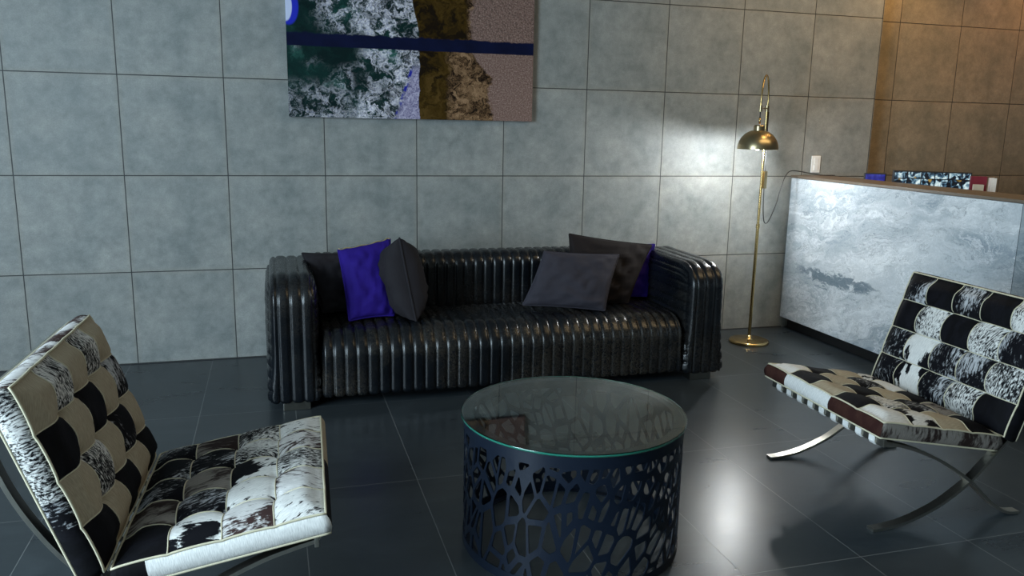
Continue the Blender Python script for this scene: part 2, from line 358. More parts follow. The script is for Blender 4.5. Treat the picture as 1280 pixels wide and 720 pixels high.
def painting_mat():
    t = NT('beach_print'); p = t.pos(); s = t.sep(p)     # object origin at the canvas' lower left corner; x right, z up
    X, Z = s[0], s[2]
    q = t.comb(X, Z, 0.0)
    wp = t.vmath('MULTIPLY', t.vmath('SUBTRACT', t.noise(q, 9, 5, 0.65, 0.0, True), (0.5, 0.5, 0.5)), (0.20, 0.18, 0.0))
    q2 = t.vmath('ADD', q, wp)
    green = t.ramp(t.noise(q2, 4, 6, 0.65), [(0.42, (0.004, 0.014, 0.014)), (0.55, (0.007, 0.030, 0.026)), (0.68, (0.03, 0.11, 0.09))])
    def web(scale, wdt, zo):
        vo = t.n('ShaderNodeTexVoronoi', feature='DISTANCE_TO_EDGE'); t.set(vo, 'Vector', t.vmath('ADD', q2, (zo, 0, 0))); vo.inputs['Scale'].default_value = scale
        return t.math('SUBTRACT', 1.0, t.smooth(vo.outputs[0], 0.0, wdt))
    n1 = t.noise(q2, 13, 3, 0.55, 3.5)
    ridge = t.math('SUBTRACT', 1.0, t.smooth(t.math('ABSOLUTE', t.math('SUBTRACT', n1, 0.5)), 0.0, 0.028))
    foam = t.math('MAXIMUM', t.math('MULTIPLY', web(17, 0.17, 0.0), 0.9), t.math('MULTIPLY', ridge, 0.8))
    foam = t.math('MAXIMUM', foam, t.math('MULTIPLY', web(34, 0.16, 3.0), 0.75))
    foam = t.math('MULTIPLY', foam, t.smooth(t.noise(q2, 13, 5, 0.6, 1.0), 0.40, 0.56))
    # where foam is: around x=0.35-0.7 lower, plus patches
    fm = t.noise(q, 3.6, 3, 0.5)
    xf = t.smooth(X, 0.10, 0.62)
    dist = t.math('MULTIPLY', t.math('ABSOLUTE', t.math('SUBTRACT', Z, 0.30)), 0.25)
    amt = t.smooth(t.math('ADD', t.math('SUBTRACT', fm, dist), t.math('MULTIPLY', xf, 0.30)), 0.52, 0.76)
    up = t.math('MULTIPLY', t.smooth(t.math('ADD', X, t.math('MULTIPLY', Z, 0.5)), 0.36, 0.62), t.smooth(Z, 0.44, 0.50))
    amt = t.math('MAXIMUM', amt, t.math('MULTIPLY', up, 0.95))
    low = t.math('MULTIPLY', t.math('SUBTRACT', 1.0, t.smooth(Z, 0.10, 0.24)), t.math('SUBTRACT', 1.0, t.smooth(X, 0.30, 0.42)))
    amt = t.math('MAXIMUM', amt, t.math('MULTIPLY', low, 0.6))
    foamc = t.ramp(t.noise(q, 90, 3, 0.6), [(0.38, (0.42, 0.42, 0.56)), (0.58, (0.88, 0.84, 0.88))])
    sea = t.mix(t.math('MULTIPLY', foam, amt), green, foamc)
    # wet pale shallows by the shoreline
    sh = t.math('ADD', X, t.math('MULTIPLY', t.math('SUBTRACT', 0.28, Z), 0.35))
    wet = t.math('MULTIPLY', t.smooth(sh, 0.685, 0.72), t.math('SUBTRACT', 1.0, t.smooth(Z, 0.26, 0.34)))
    sea = t.mix(wet, sea, t.ramp(t.noise(q2, 55, 6, 0.75), [(0.40, (0.10, 0.09, 0.20)), (0.60, (0.50, 0.46, 0.60))]))
    lineb = t.math('MULTIPLY', t.math('SUBTRACT', 1.0, t.smooth(t.math('ABSOLUTE', t.math('SUBTRACT', sh, 0.70)), 0.004, 0.014)), t.math('SUBTRACT', 1.0, t.smooth(Z, 0.27, 0.31)))
    sea = t.mix(t.math('MULTIPLY', lineb, t.smooth(t.noise(q, 25, 3), 0.4, 0.55)), sea, (0.015, 0.02, 0.30))
    # blue vehicle-like splash at the upper left edge
    e1 = t.math('ADD', t.math('POWER', t.math('DIVIDE', t.math('SUBTRACT', X, 0.015), 0.055), 2.0), t.math('POWER', t.math('DIVIDE', t.math('SUBTRACT', Z, 0.60), 0.10), 2.0))
    sea = t.mix(t.math('SUBTRACT', 1.0, t.smooth(e1, 0.8, 1.15)), sea, (0.02, 0.03, 0.45))
    e2 = t.math('ADD', t.math('POWER', t.math('DIVIDE', X, 0.035), 2.0), t.math('POWER', t.math('DIVIDE', t.math('SUBTRACT', Z, 0.60), 0.08), 2.0))
    sea = t.mix(t.math('SUBTRACT', 1.0, t.smooth(e2, 0.8, 1.15)), sea, (0.55, 0.60, 0.80))
    # sand side
    jag = t.math('MULTIPLY', t.math('SUBTRACT', t.noise(q, 9, 6, 0.7), 0.5), 0.16)
    ochre = t.ramp(t.noise(q2, 7, 7, 0.7, 1.0), [(0.42, (0.010, 0.006, 0.003)), (0.52, (0.044, 0.024, 0.004)), (0.64, (0.085, 0.048, 0.012))])
    ch = t.ramp(t.noise(q2, 13, 9, 0.78, 1.6), [(0.45, (0.012, 0.007, 0.005)), (0.50, (0.11, 0.060, 0.028)), (0.60, (0.30, 0.18, 0.10))])
    sand = t.ramp(t.noise(q, 120, 4, 0.7), [(0.3, (0.11, 0.065, 0.053)), (0.5, (0.20, 0.125, 0.103)), (0.66, (0.36, 0.25, 0.22))])
    rk = t.n('ShaderNodeTexWave', wave_type='RINGS', rings_direction='SPHERICAL'); t.set(rk, 'Vector', t.vmath('ADD', q2, (-1.62, -0.92, 0.0))); rk.inputs['Scale'].default_value = 14; rk.inputs['Distortion'].default_value = 3.0; rk.inputs['Detail'].default_value = 3
    tracks = t.math('MULTIPLY', t.smooth(rk.outputs[1], 0.70, 0.95), t.smooth(Z, 0.42, 0.50))
    sand = t.mix(t.math('MULTIPLY', tracks, 0.5), sand, (0.05, 0.035, 0.028))
    land = t.mix(t.smooth(t.math('ADD', X, jag), 0.90, 0.96), ochre, ch)
    land = t.mix(t.math('MULTIPLY', t.smooth(Z, 0.40, 0.44), t.math('SUBTRACT', 1.0, t.smooth(X, 1.02, 1.05))), land, ochre)
    edge = t.math('ADD', t.math('ADD', X, jag), t.math('MULTIPLY', t.smooth(Z, 0.2, 0.42), 0.12))
    land = t.mix(t.smooth(edge, 1.17, 1.19), land, sand)
    shore = t.math('ADD', X, t.math('MULTIPLY', t.math('SUBTRACT', t.noise(q, 14, 4, 0.6), 0.5), 0.03))
    shift = t.math('MULTIPLY', t.smooth(Z, 0.45, 0.75), 0.05)
    c = t.mix(t.smooth(t.math('ADD', shore, shift), 0.742, 0.748), sea, land)
    # pier: a dark navy band right across
    wob = t.math('MULTIPLY', t.math('SUBTRACT', t.noise(q, 16, 5, 0.7), 0.5), 0.035)
    band = t.math('MULTIPLY', t.smooth(t.math('ADD', Z, t.math('MULTIPLY', wob, 0.2)), 0.388, 0.394), t.math('SUBTRACT', 1.0, t.smooth(t.math('ADD', Z, wob), 0.458, 0.468)))
    navy = t.mix(t.noise(q, 10, 4), (0.003, 0.004, 0.013), (0.006, 0.010, 0.045))
    c = t.mix(band, c, navy)
    t.bump(t.noise(q, 500, 2), 0.15, 0.001)
    t.out(Base_Color=c, Roughness=0.7)
    t.b.inputs['Specular IOR Level'].default_value = 0.06
    return t.m
M_print = painting_mat()

def screen_mat(name, kind):
    t = NT(name); s = t.sep(t.pos()); X, Z = s[0], s[2]
    if kind == 'grid':
        u = t.math('MULTIPLY', X, 13.0); v = t.math('MULTIPLY', Z, 15.5)
        wn = t.n('ShaderNodeTexWhiteNoise', noise_dimensions='2D'); t.set(wn, 'Vector', t.comb(t.math('FLOOR', u), t.math('FLOOR', v)))
        off = t.vmath('ADD', t.vmath('MULTIPLY', t.comb(X, Z, 0.0), (1, 1, 1)), t.vmath('MULTIPLY', wn.outputs[1], (7, 7, 7)))
        n = t.noise(off, 26, 2, 0.5, 1.2); c = t.ramp(n, [(0.44, (0.004, 0.006, 0.010)), (0.50, (0.03, 0.08, 0.14)), (0.57, (0.25, 0.42, 0.52)), (0.66, (0.8, 0.95, 0.95))])
        n2 = t.noise(off, 18, 1, 0.5); c = t.mix(t.math('MULTIPLY', t.smooth(n2, 0.68, 0.74), 0.8), c, (0.50, 0.32, 0.06))
        fu = t.math('FRACT', u); fv = t.math('FRACT', v)
        g = t.math('MULTIPLY', t.smooth(t.math('MINIMUM', fu, t.math('SUBTRACT', 1.0, fu)), 0.02, 0.05), t.smooth(t.math('MINIMUM', fv, t.math('SUBTRACT', 1.0, fv)), 0.02, 0.05))
        c = t.mix(g, (0.002, 0.002, 0.003), c); st = 0.8
    else:
        n = t.noise(t.pos(), 30, 2); c = t.ramp(n, [(0.4, (0.02, 0.02, 0.22)), (0.62, (0.04, 0.05, 0.38)), (0.72, (0.25, 0.25, 0.7))]); st = 0.8
    t.out(Base_Color=(0.01, 0.01, 0.012), Roughness=0.2)
    t.set(t.b, 'Emission Color', c); t.b.inputs['Emission Strength'].default_value = st
    return t.m

M_cream = plain('cream_wall_paint', (0.45, 0.42, 0.34), 0.7)
# ------------------------------------------------------------------ room shell
def struct(name, mb, mats, smooth=False):
    o = mb.build(name, mats, None, smooth); o['kind'] = 'structure'; return o
struct('floor', MB().box(-2.4, 8.2, -8.2, 0.4, -0.10, 0.0), M_floor)
struct('ceiling', MB().box(-2.4, 8.2, -8.2, 0.4, 3.0, 3.1), M_ceiling)
struct('wall_back', MB().box(-2.4, 5.405, 0.0, 0.4, 0.0, 3.0), M_wall)
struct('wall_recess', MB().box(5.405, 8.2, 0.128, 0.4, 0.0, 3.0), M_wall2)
struct('wall_right', MB().box(8.0, 8.2, -8.2, 0.128, 0.0, 3.0), M_paint)
struct('wall_front', MB().box(-2.4, 8.0, -8.2, -8.0, 0.0, 3.0), M_cream)
WL = MB()
WL.box(-2.4, -2.2, -8.0, -7.0, 0, 3.0); WL.box(-2.4, -2.2, -2.0, 0, 0, 3.0); WL.box(-2.4, -2.2, -7.0, -2.0, 0, 0.45); WL.box(-2.4, -2.2, -7.0, -2.0, 2.9, 3.0)
struct('wall_left', WL, M_paint)
WN = MB()
for y in (-6.97, -5.33, -3.67, -2.03): WN.box(-2.34, -2.26, y - 0.03, y + 0.03, 0.45, 2.9)
WN.box(-2.34, -2.26, -7.0, -2.0, 0.45, 0.51); WN.box(-2.34, -2.26, -7.0, -2.0, 2.84, 2.9)
struct('window_1', WN, M_frame)
struct('trim_1', MB().box(-2.2, 4.80, -0.004, 0.0, 0.0, 0.006), plain('dark_grout', (0.03, 0.03, 0.03), 0.8))

# ------------------------------------------------------------------ sofa
RW = 0.0566
def frange(a, b, step):
    n = max(1, round((b - a) / step)); return [a + (b - a) * i / n for i in range(n + 1)]
def ribbed(name, lo, hi, rad, xs, ys, zs, ribx, ribz, parent, mat, crown=0.0, skip=()):
    """a rounded upholstered block; ribs across x on top/front/back, ribs across z on its ends"""
    lo = Vector(lo); hi = Vector(hi); r = rad
    V = []; F = []; idx = {}
    def P(x, y, z):
        k = (round(x, 5), round(y, 5), round(z, 5))
        if k in idx: return idx[k]
        zm = min(1, max(0, (z - lo.z - 0.03) / max(0.01, (hi.z - lo.z) * 0.5))); zm = zm * zm * (3 - 2 * zm); low = z < (lo.z + hi.z) / 2
        r = (rad[0], 0.022 + (rad[1] - 0.022) * zm, 0.022 if low else rad[2])
        p = Vector((x, y, z)); q = Vector((min(max(x, lo.x + r[0]), hi.x - r[0]), min(max(y, lo.y + r[1]), hi.y - r[1]), min(max(z, lo.z + r[2]), hi.z - r[2])))
        d = Vector(((p.x - q.x) / r[0], (p.y - q.y) / r[1], (p.z - q.z) / r[2]))
        n = d.normalized() if d.length > 1e-9 else Vector((0, 0, 1))
        # spherified corner
        s = Vector((q.x + n.x * r[0], q.y + n.y * r[1], q.z + n.z * r[2]))
        a = abs(n.x); a = min(1, max(0, (a - 0.45) / 0.4)); a = a * a * (3 - 2 * a)
        gx = (1 - abs(math.sin(PI * (x - lo.x) / ribx))) ** 2.6 if ribx else 0
        gz = (1 - abs(math.sin(PI * (z - hi.z) / ribz))) ** 2.6 if ribz else 0
        dep = 0.013 * ((1 - a) * gx + a * gz)
        cx = (p.x - (lo.x + hi.x) / 2) / (hi.x - lo.x) * 2; cy = (p.y - (lo.y + hi.y) / 2) / (hi.y - lo.y) * 2
        s = s - n * dep
        if crown: s.z += crown * (1 - cx ** 4) * (1 - cy ** 2) * max(0, n.z) + 0.004 * noise.noise(p * 5) * max(0, n.z)
        s += n * 0.0025 * noise.noise(p * 9)
        V.append(s); idx[k] = len(V) - 1; return idx[k]
    def grid(A, B, fn, flip):
        for i in range(len(A) - 1):
            for j in range(len(B) - 1):
                q = (fn(A[i], B[j]), fn(A[i + 1], B[j]), fn(A[i + 1], B[j + 1]), fn(A[i], B[j + 1]))
                F.append(q if not flip else q[::-1])
    grid(xs, ys, lambda a, b: P(a, b, hi.z), False)
    grid(xs, ys, lambda a, b: P(a, b, lo.z), True)
    grid(xs, zs, lambda a, b: P(a, lo.y, b), False)
    grid(xs, zs, lambda a, b: P(a, hi.y, b), True)
    grid(ys, zs, lambda a, b: P(lo.x, a, b), True)
    grid(ys, zs, lambda a, b: P(hi.x, a, b), False)
    return mesh(name, V, F, mat, parent)
def pad(a, b, r, coarse, fine=0.012):
    return frange(a, a + r, fine) + frange(a + r, b - r, coarse)[1:] + frange(b - r, b, fine)[1:]
SX0, SX1 = 1.262, 3.732; SF, SB = -1.02, -0.20; AW = RW * 4.5; SZ = 0.665; SB0 = 0.040
sofa = thing('sofa', ((SX0 + SX1) / 2, (SF + SB) / 2, 0), 0, 'long black leather channel-tufted sofa standing along the grey tiled wall', 'sofa')
OX, OY = sofa.location.x, sofa.location.y
def L(x, y, z): return (x - OX, y - OY, z)
def rib_part(name, x0, x1, y0, y1, z0, z1, r, mat, fullz, crown=0.0, off=0.0):
    xs = frange(x0 - OX, x1 - OX, RW / 9); ys = pad(y0 - OY, y1 - OY, r[1], 0.03)
    zs = frange(z0, z1, RW / 9) if fullz else frange(z0, z0 + 0.05, 0.008) + frange(z0 + 0.05, z1 - r[2], 0.025)[1:] + frange(z1 - r[2], z1, 0.012)[1:]
    return ribbed(name, L(x0, y0, z0), L(x1, y1, z1), r, xs, ys, zs, RW, RW * 0.98 if fullz else 0, sofa, mat, crown)
aw = RW * 4.5
rib_part('arm', SX0, SX0 + aw, SF, SB, SB0, SZ, (0.055, 0.17, 0.14), M_leather, True)
rib_part('arm', SX1 - aw, SX1, SF, SB, SB0, SZ, (0.055, 0.17, 0.14), M_leather, True)
rib_part('backrest', SX0 + aw - 0.002, SX1 - aw + 0.002, -0.43, SB - 0.002, 0.08, SZ + 0.004, (0.03, 0.085, 0.085), M_leather, False)
rib_part('seat', SX0 + aw + 0.001, SX1 - aw - 0.001, SF + 0.012, -0.40, SB0 + 0.012, 0.372, (0.02, 0.13, 0.125), M_leather_seat, False, 0.022)
for x, y in ((SX0 + 0.07, SF + 0.025), (SX1 - 0.20, SF + 0.025), (SX0 + 0.07, SB - 0.16), (SX1 - 0.20, SB - 0.16)):
    MB().box(x - OX, x + 0.13 - OX, y - OY, y + 0.08 - OY, 0.0, 0.05, bev=0.003).build('foot', M_grey, sofa, False)

# ------------------------------------------------------------------ cushions on the sofa
def pillow(name, mat, tl, tr, br, bl, thick, label, group, pinch=0.10, seed=0, seam=None, cat='cushion'):
    tl, tr, br, bl = [Vector(v) for v in (tl, tr, br, bl)]
    c = (tl + tr + br + bl) / 4
    N = ((tr - bl).cross(tl - br)).normalized()
    if N.y > 0: N = -N
    root = thing(name, c, 0, label, cat, group)
    n = 30; rnd = random.Random(seed)
    def surf(u, v, side):   # u,v in -1..1
        pu = u * (1 - pinch * (1 - v * v) ** 1.0 * abs(u) ** 3); pv = v * (1 - pinch * (1 - u * u) ** 1.0 * abs(v) ** 3)
        a = (pu + 1) / 2; b = (pv + 1) / 2
        p = bl * (1 - a) * (1 - b) + br * a * (1 - b) + tl * (1 - a) * b + tr * a * b
        e = max(0, (1 - u * u)) ** 0.36 * max(0, (1 - v * v)) ** 0.36
        h = thick * e * (1 + 0.10 * noise.noise(Vector((u * 1.5 + seed, v * 1.5, side))))
        fold = 0.020 * noise.noise(Vector((u * 3.2 + seed, v * 4.5, side * 3))) * e + 0.010 * noise.noise(Vector((u * 9, v * 3 + seed, side))) * e
        crease = -0.010 * math.exp(-((abs(u) + abs(v) - 1.72) / 0.10) ** 2)
        return p + N * side * (h + fold + crease * e) - c
    V = []; F = []
    for side in (1, -1):
        base = len(V)
        for i in range(n + 1):
            for j in range(n + 1): V.append(surf(math.sin(PI / 2 * (-1 + 2 * i / n)), math.sin(PI / 2 * (-1 + 2 * j / n)), side))
        for i in range(n):
            for j in range(n):
                q = (base + i * (n + 1) + j, base + (i + 1) * (n + 1) + j, base + (i + 1) * (n + 1) + j + 1, base + i * (n + 1) + j + 1)
                F.append(q if side == 1 else q[::-1])
    cv = mesh('cover', V, F, mat, root)
    bm = bmesh.new(); bm.from_mesh(cv.data); bmesh.ops.remove_doubles(bm, verts=bm.verts, dist=0.0006); bmesh.ops.recalc_face_normals(bm, faces=bm.faces); bm.to_mesh(cv.data); bm.free()
    loop = []
    m = 24
    for k in range(m): loop.append(surf(math.sin(PI / 2 * (-1 + 2 * k / m)), -1, 1))
    for k in range(m): loop.append(surf(1, math.sin(PI / 2 * (-1 + 2 * k / m)), 1))
    for k in range(m): loop.append(surf(-math.sin(PI / 2 * (-1 + 2 * k / m)), 1, 1))
    for k in range(m): loop.append(surf(-1, -math.sin(PI / 2 * (-1 + 2 * k / m)), 1))
    MB().tube(loop, 0.0045, 6, closed=True, sx=1.6).build('seam', mat, cv)
    if seam:
        zp = []
        for k in range(m + 1):
            u = math.sin(PI / 2 * (-1 + 2 * k / m)); zp.append(surf(u, 1, 1) + Vector((0, -0.003, 0.005 + 0.003 * math.sin(k * 1.3))))
        z = MB().tube(zp, 0.0035, 6).build('zipper', seam, cv); z['label'] = 'gold zipper along the top edge'
    return root
GP = 'cushions on the black sofa'
PIL = []
M_gold = plain('gold_zip', (0.75, 0.62, 0.30), 0.3, 0.8)
pillow('cushion', M_char, (1.46, -0.49, 0.696), (1.788, -0.46, 0.687), (1.768, -0.6, 0.392), (1.552, -0.64, 0.406), 0.045, 'charcoal cushion at the left arm, mostly hidden behind the blue cushion with the gold zipper', GP, 0.04, 1)
pillow('cushion', M_blue, (1.639, -0.62, 0.729), (1.913, -0.58, 0.777), (1.905, -0.76, 0.4), (1.674, -0.8, 0.392), 0.06, 'royal blue velvet cushion with a gold zipper, standing between two dark cushions', GP, 0.04, 2, M_gold)
pillow('cushion', M_char, (1.936, -0.5, 0.708), (1.938, -0.76, 0.806), (2.003, -0.88, 0.392), (1.97, -0.55, 0.392), 0.125, 'black cushion seen edge-on, leaning against the right side of the gold-zipped blue cushion', GP, 0.04, 3)
pillow('cushion', M_blue, (3.132, -0.45, 0.7), (3.54, -0.45, 0.691), (3.46, -0.54, 0.392), (3.137, -0.54, 0.392), 0.028, 'blue cushion at the right arm, only a sliver showing behind the brown-black cushion', GP, 0.04, 4)
pillow('cushion', M_brown_p, (2.951, -0.55, 0.779), (3.475, -0.54, 0.701), (3.275, -0.68, 0.392), (2.918, -0.68, 0.392), 0.05, 'brown-black cushion behind the grey cushion, its upper left corner poking up above the sofa', GP, 0.04, 5)
pillow('cushion', M_grey_p, (2.752, -0.7, 0.705), (3.204, -0.68, 0.672), (3.058, -0.85, 0.392), (2.625, -0.73, 0.417), 0.062, 'dusky grey cushion frontmost at the right end of the sofa', GP, 0.04, 6)

# ------------------------------------------------------------------ picture above the sofa
pic = thing('canvas_print', (1.425, -0.040, 1.412), 0, 'large unframed aerial beach photograph on canvas hanging above the sofa', 'picture')
MB().box(0, 1.444, 0, 0.038, 0, 0.98, bev=0.002).build('canvas', M_print, pic, False)
MB().box(0.03, 1.41, 0.030, 0.039, 0.03, 0.95).build('stretcher_frame', plain('pine', (0.3, 0.2, 0.1), 0.6), pic, False)

# ------------------------------------------------------------------ floor lamp
LX, LY = 4.325, -0.337
lamp = thing('floor_lamp', (LX, LY, 0), 0, 'tall slim brass floor lamp with a dome shade, lit, beside the marble desk', 'floor lamp')
MB().lathe([(0.0, 0.0), (0.128, 0.0), (0.130, 0.006), (0.127, 0.018), (0.118, 0.022), (0.03, 0.024), (0.016, 0.030), (0.014, 0.05), (0.0, 0.05)], seg=64).build('base', M_brass, lamp)
MB().tube([(0, 0, 0.03), (0, 0, 0.78)], 0.0105, 16).tube([(0, 0, 0.78), (0, 0, 1.535)], 0.0085, 16).tube([(0, 0, 0.765), (0, 0, 0.79)], 0.0125, 16).build('pole', M_brass, lamp, angle=0.6)
ox, oy = -0.118, -0.110     # the shade hangs out from the pole
ux, uy = ox / math.hypot(ox, oy), oy / math.hypot(ox, oy)
arc = []
r0 = 0.012; d = math.hypot(ox, oy)
for k in range(29):
    a = PI * k / 28; cx = -r0 + (d + r0) / 2 - math.cos(a) * (d + r0) / 2
    arc.append((ux * cx, uy * cx, 1.535 + 0.185 * math.sin(a) ** 0.85))
arc = [(arc[0][0], arc[0][1], 1.47)] + [(arc[0][0], arc[0][1], 1.50)] + arc + [(arc[-1][0], arc[-1][1], 1.50)]
MB().tube(arc, 0.0052, 12).build('arm', M_brass, lamp)
MB().tube([(-ux * 0.014, -uy * 0.014, 1.52), (ux * (d + 0.004), uy * (d + 0.004), 1.52)], 0.0045, 10).lathe([(0.0, -0.02), (0.0125, -0.02), (0.0125, 0.02), (0.0, 0.02)], (0, 0, 1.52), 20).lathe([(0.0, -0.018), (0.010, -0.018), (0.010, 0.018), (0.0, 0.018)], (ox, oy, 1.515), 20).build('collar', M_brass_b, lamp, angle=0.6)
sh = MB()
RS = 0.124; H = 0.118
prof = [(RS * math.sin(PI / 2 * t / 14) ** 0.95 if t else 0.0, H * math.cos(PI / 2 * t / 14)) for t in range(3, 15)]
inner = [(r - 0.003, z - 0.002) for r, z in prof]
shp = [(0.0, H + 0.028), (0.026, H + 0.028), (0.033, H + 0.020), (0.033, prof[0][1])] + prof + inner[::-1] + [(0.0, inner[0][1] - 0.001)]
sh.lathe(shp, (ox, oy, 1.272), 72); shade = sh.build('lamp_shade', M_brass_b, lamp, angle=0.7)
MB().tube([(ox, oy, 1.425), (ox, oy, 1.462)], 0.006, 12).build('stem', M_brass, shade)
MB().tube([(ox, oy, 1.455), (ox, oy, 1.50)], 0.0032, 8).build('hanging_cord', M_black, lamp)
tb = NT('lit_bulb'); tb.out(Base_Color=(1, 1, 1)); tb.b.inputs['Emission Color'].default_value = (0.95, 0.98, 1.0, 1); tb.b.inputs['Emission Strength'].default_value = 90
MB().lathe([(0.0, -0.028), (0.016, -0.024), (0.026, -0.012), (0.029, 0.002), (0.022, 0.022), (0.014, 0.036), (0.013, 0.06), (0.0, 0.06)], (ox, oy, 1.292), 24).build('bulb', tb.m, lamp)
pl = bpy.data.lights.new('lamp_light', 'POINT'); pl.energy = 19.0; pl.color = (0.90, 0.96, 1.0); pl.shadow_soft_size = 0.024
po = bpy.data.objects.new('lamp_light', pl); C.objects.link(po); po.location = (LX + ox, LY + oy, 1.240)
MB().box(-0.011, 0.011, -0.012, 0.012, -0.055, 0.055, bev=0.003).build('dimmer', M_brass_b, lamp, False).location = (0.020, -0.004, 1.075)
cordp = [(0.016, 0.004, 1.50), (0.018, 0.006, 1.40), (0.020, 0.004, 1.25), (0.020, -0.002, 1.13)]
MB().tube(catmull(cordp), 0.003, 8).build('upper_cord', M_black, lamp)
cw = [(0.020, -0.004, 1.02), (0.030, 0.0, 0.88), (0.065, 0.03, 0.800), (0.115, 0.06, 0.800), (0.180, 0.09, 0.90), (0.228, 0.11, 1.03), (0.275, 0.14, 1.095), (0.36, 0.21, 1.120), (0.455, 0.25, 1.115), (0.60, 0.24, 1.092), (0.72, 0.22, 1.090)]
MB().tube(catmull(cw), 0.0032, 8).build('power_cord', M_black, lamp)['label'] = 'thin black power cord looping up onto the desk'

# wall switch
sw = thing('switch_plate', (4.965, -0.001, 1.160), 0, 'white double switch plate on the grey tiled wall right of the lamp', 'switch')
MB().box(-0.036, 0.036, -0.007, 0, -0.058, 0.058, bev=0.003).build('plate', M_white_plastic, sw, False)
for z in (0.022, -0.022): MB().box(-0.016, 0.016, -0.012, -0.006, z - 0.019, z + 0.019, bev=0.002).build('rocker', M_white_plastic, sw, False)

# ------------------------------------------------------------------ reception desk
dk = thing('reception_desk', (4.77, -1.6, 0), 0, 'reception desk clad in grey-blue marble at the right wall', 'desk')
def D(mb): return mb
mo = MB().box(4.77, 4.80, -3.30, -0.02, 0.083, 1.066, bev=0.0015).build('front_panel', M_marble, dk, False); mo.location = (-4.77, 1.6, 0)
M_ledge = plain('ledge_reflected_brown', (0.13, 0.10, 0.072), 0.4)  # brown puts the warm wall's reflection on the ledge into its colour
def dpart(mb, nm, m):
    o = mb.build(nm, m, dk, False); o.location = (-4.77, 1.6, 0); return o
dpart(MB().box(4.768, 5.06, -3.30, -0.012, 1.068, 1.084, bev=0.0015), 'ledge', M_ledge)
dpart(MB().box(4.83, 5.03, -3.26, -0.03, 0.0, 0.081), 'plinth', M_black)
dpart(MB().box(4.802, 4.84, -3.29, -0.02, 0.083, 1.066), 'inner_panel', M_paint)
dpart(MB().box(4.842, 5.60, -3.29, -0.02, 0.84, 0.87), 'worktop', M_ledge)
dpart(MB().box(4.842, 5.58, -0.07, -0.03, 0.083, 0.838), 'side_panel', M_ledge)
dpart(MB().box(4.842, 5.58, -3.28, -3.24, 0.0, 0.838), 'side_panel', M_ledge)
dpart(MB().box(5.36, 5.58, -3.235, -0.075, 0.0, 0.07), 'back_plinth', M_black)

def monitor(name, tl, wdt, hgt, yaw, label, kind, base_z):
    # local x along the screen, z up; origin on the worktop
    r = thing(name, (tl[0], tl[1], base_z), yaw, label, 'monitor')
    h0 = tl[2] - base_z
    MB().box(0, wdt, 0.0, 0.03, h0 - hgt, h0, bev=0.004).build('housing', M_black, r, False)
    s = MB().box(0.0, wdt - 0.016, -0.0015, 0.001, 0.0, hgt - 0.022).build('screen', screen_mat(kind + '_screen', kind), r, False); s.location = (0.008, 0, h0 - hgt + 0.014)
    MB().box(wdt / 2 - 0.02, wdt / 2 + 0.02, 0.024, 0.044, 0.008, h0 - hgt + 0.08, bev=0.003).build('stand_neck', M_black, r, False)
    MB().box(wdt / 2 - 0.07, wdt / 2 + 0.07, -0.05, 0.08, 0.0, 0.010, bev=0.004).build('stand_foot', M_black, r, False)
    return r
monitor('security_monitor', (5.074, -0.634, 1.156), 0.445, 0.255, math.atan2(-0.243, 0.369), 'black monitor filled with bright security camera views, behind the desk ledge', 'grid', 0.87)
monitor('small_display', (5.115, -0.325, 1.121), 0.135, 0.20, math.atan2(-0.072, 0.11), 'small blue-lit display behind the desk ledge, left of the camera monitor', 'blue', 0.87)
def book(w_, h_, d_, x, y, yaw, m, label, mp, kind):
    r = thing(kind, (x, y, 0.87), yaw, label, 'book' if kind != 'booklet' else 'booklet')
    MB().box(0, w_, 0, d_, 0.0, h_, bev=0.0015).build('pages', mp, r, False)
    MB().box(-0.002, w_ + 0.002, -0.003, 0.0, 0, h_ + 0.002).box(-0.002, w_ + 0.002, d_, d_ + 0.003, 0, h_ + 0.002).box(-0.003, -0.0005, -0.003, d_ + 0.003, 0, h_ + 0.002).build('cover', m, r, False)
    return r
yw = math.atan2(-0.55, 0.835)
M_mar = plain('maroon_cover', (0.16, 0.008, 0.022), 0.5); M_crm = plain('cream_paper', (0.55, 0.50, 0.40), 0.7); M_wht = plain('white_paper', (0.75, 0.72, 0.68), 0.6); M_red = plain('pale_red_cover', (0.45, 0.16, 0.14), 0.6)
book(0.080, 0.268, 0.03, 5.350, -0.973, yw, M_mar, 'maroon folder standing at the right edge of the camera monitor', M_crm, 'folder')['category'] = 'folder'
book(0.050, 0.222, 0.02, 5.327, -1.018, yw, M_crm, 'cream booklet standing in front of the maroon folder on the desk', M_wht, 'booklet')
book(0.028, 0.262, 0.05, 5.412, -1.052, yw, M_wht, 'white-spined book, rightmost of the papers behind the desk ledge', M_red, 'book')

# ------------------------------------------------------------------ coffee table
TX, TY, TH, TR = 2.267, -2.478, 0.455, 0.3775
tab = thing('coffee_table', (TX, TY, 0), 0, 'round drum coffee table of dark cut-out metal with a green-edged glass top', 'coffee table')
RB = TR - 0.010; ZT = TH - 0.011
random.seed(11)
circ = 2 * PI * RB; h0, h1 = 0.030, ZT - 0.040
seeds = []
rnd = random.Random(5)
for k in range(6000):
    if len(seeds) >= 290: break
    p = (rnd.uniform(0, circ), rnd.uniform(h0 - 0.05, h1 + 0.05)); ok = True
    for q in seeds:
        dx = (p[0] - q[0] + circ / 2) % circ - circ / 2; dy = p[1] - q[1]
        tilt = math.radians(66 + 14 * math.sin(p[0] * 5.3)); a = dx * math.cos(tilt) + dy * math.sin(tilt); b = -dx * math.sin(tilt) + dy * math.cos(tilt)
        if math.hypot(a / 2.2, b) < 0.0225 + 0.008 * math.sin(p[0] * 7 + p[1] * 21): ok = False; break
    if ok: seeds.append(p)
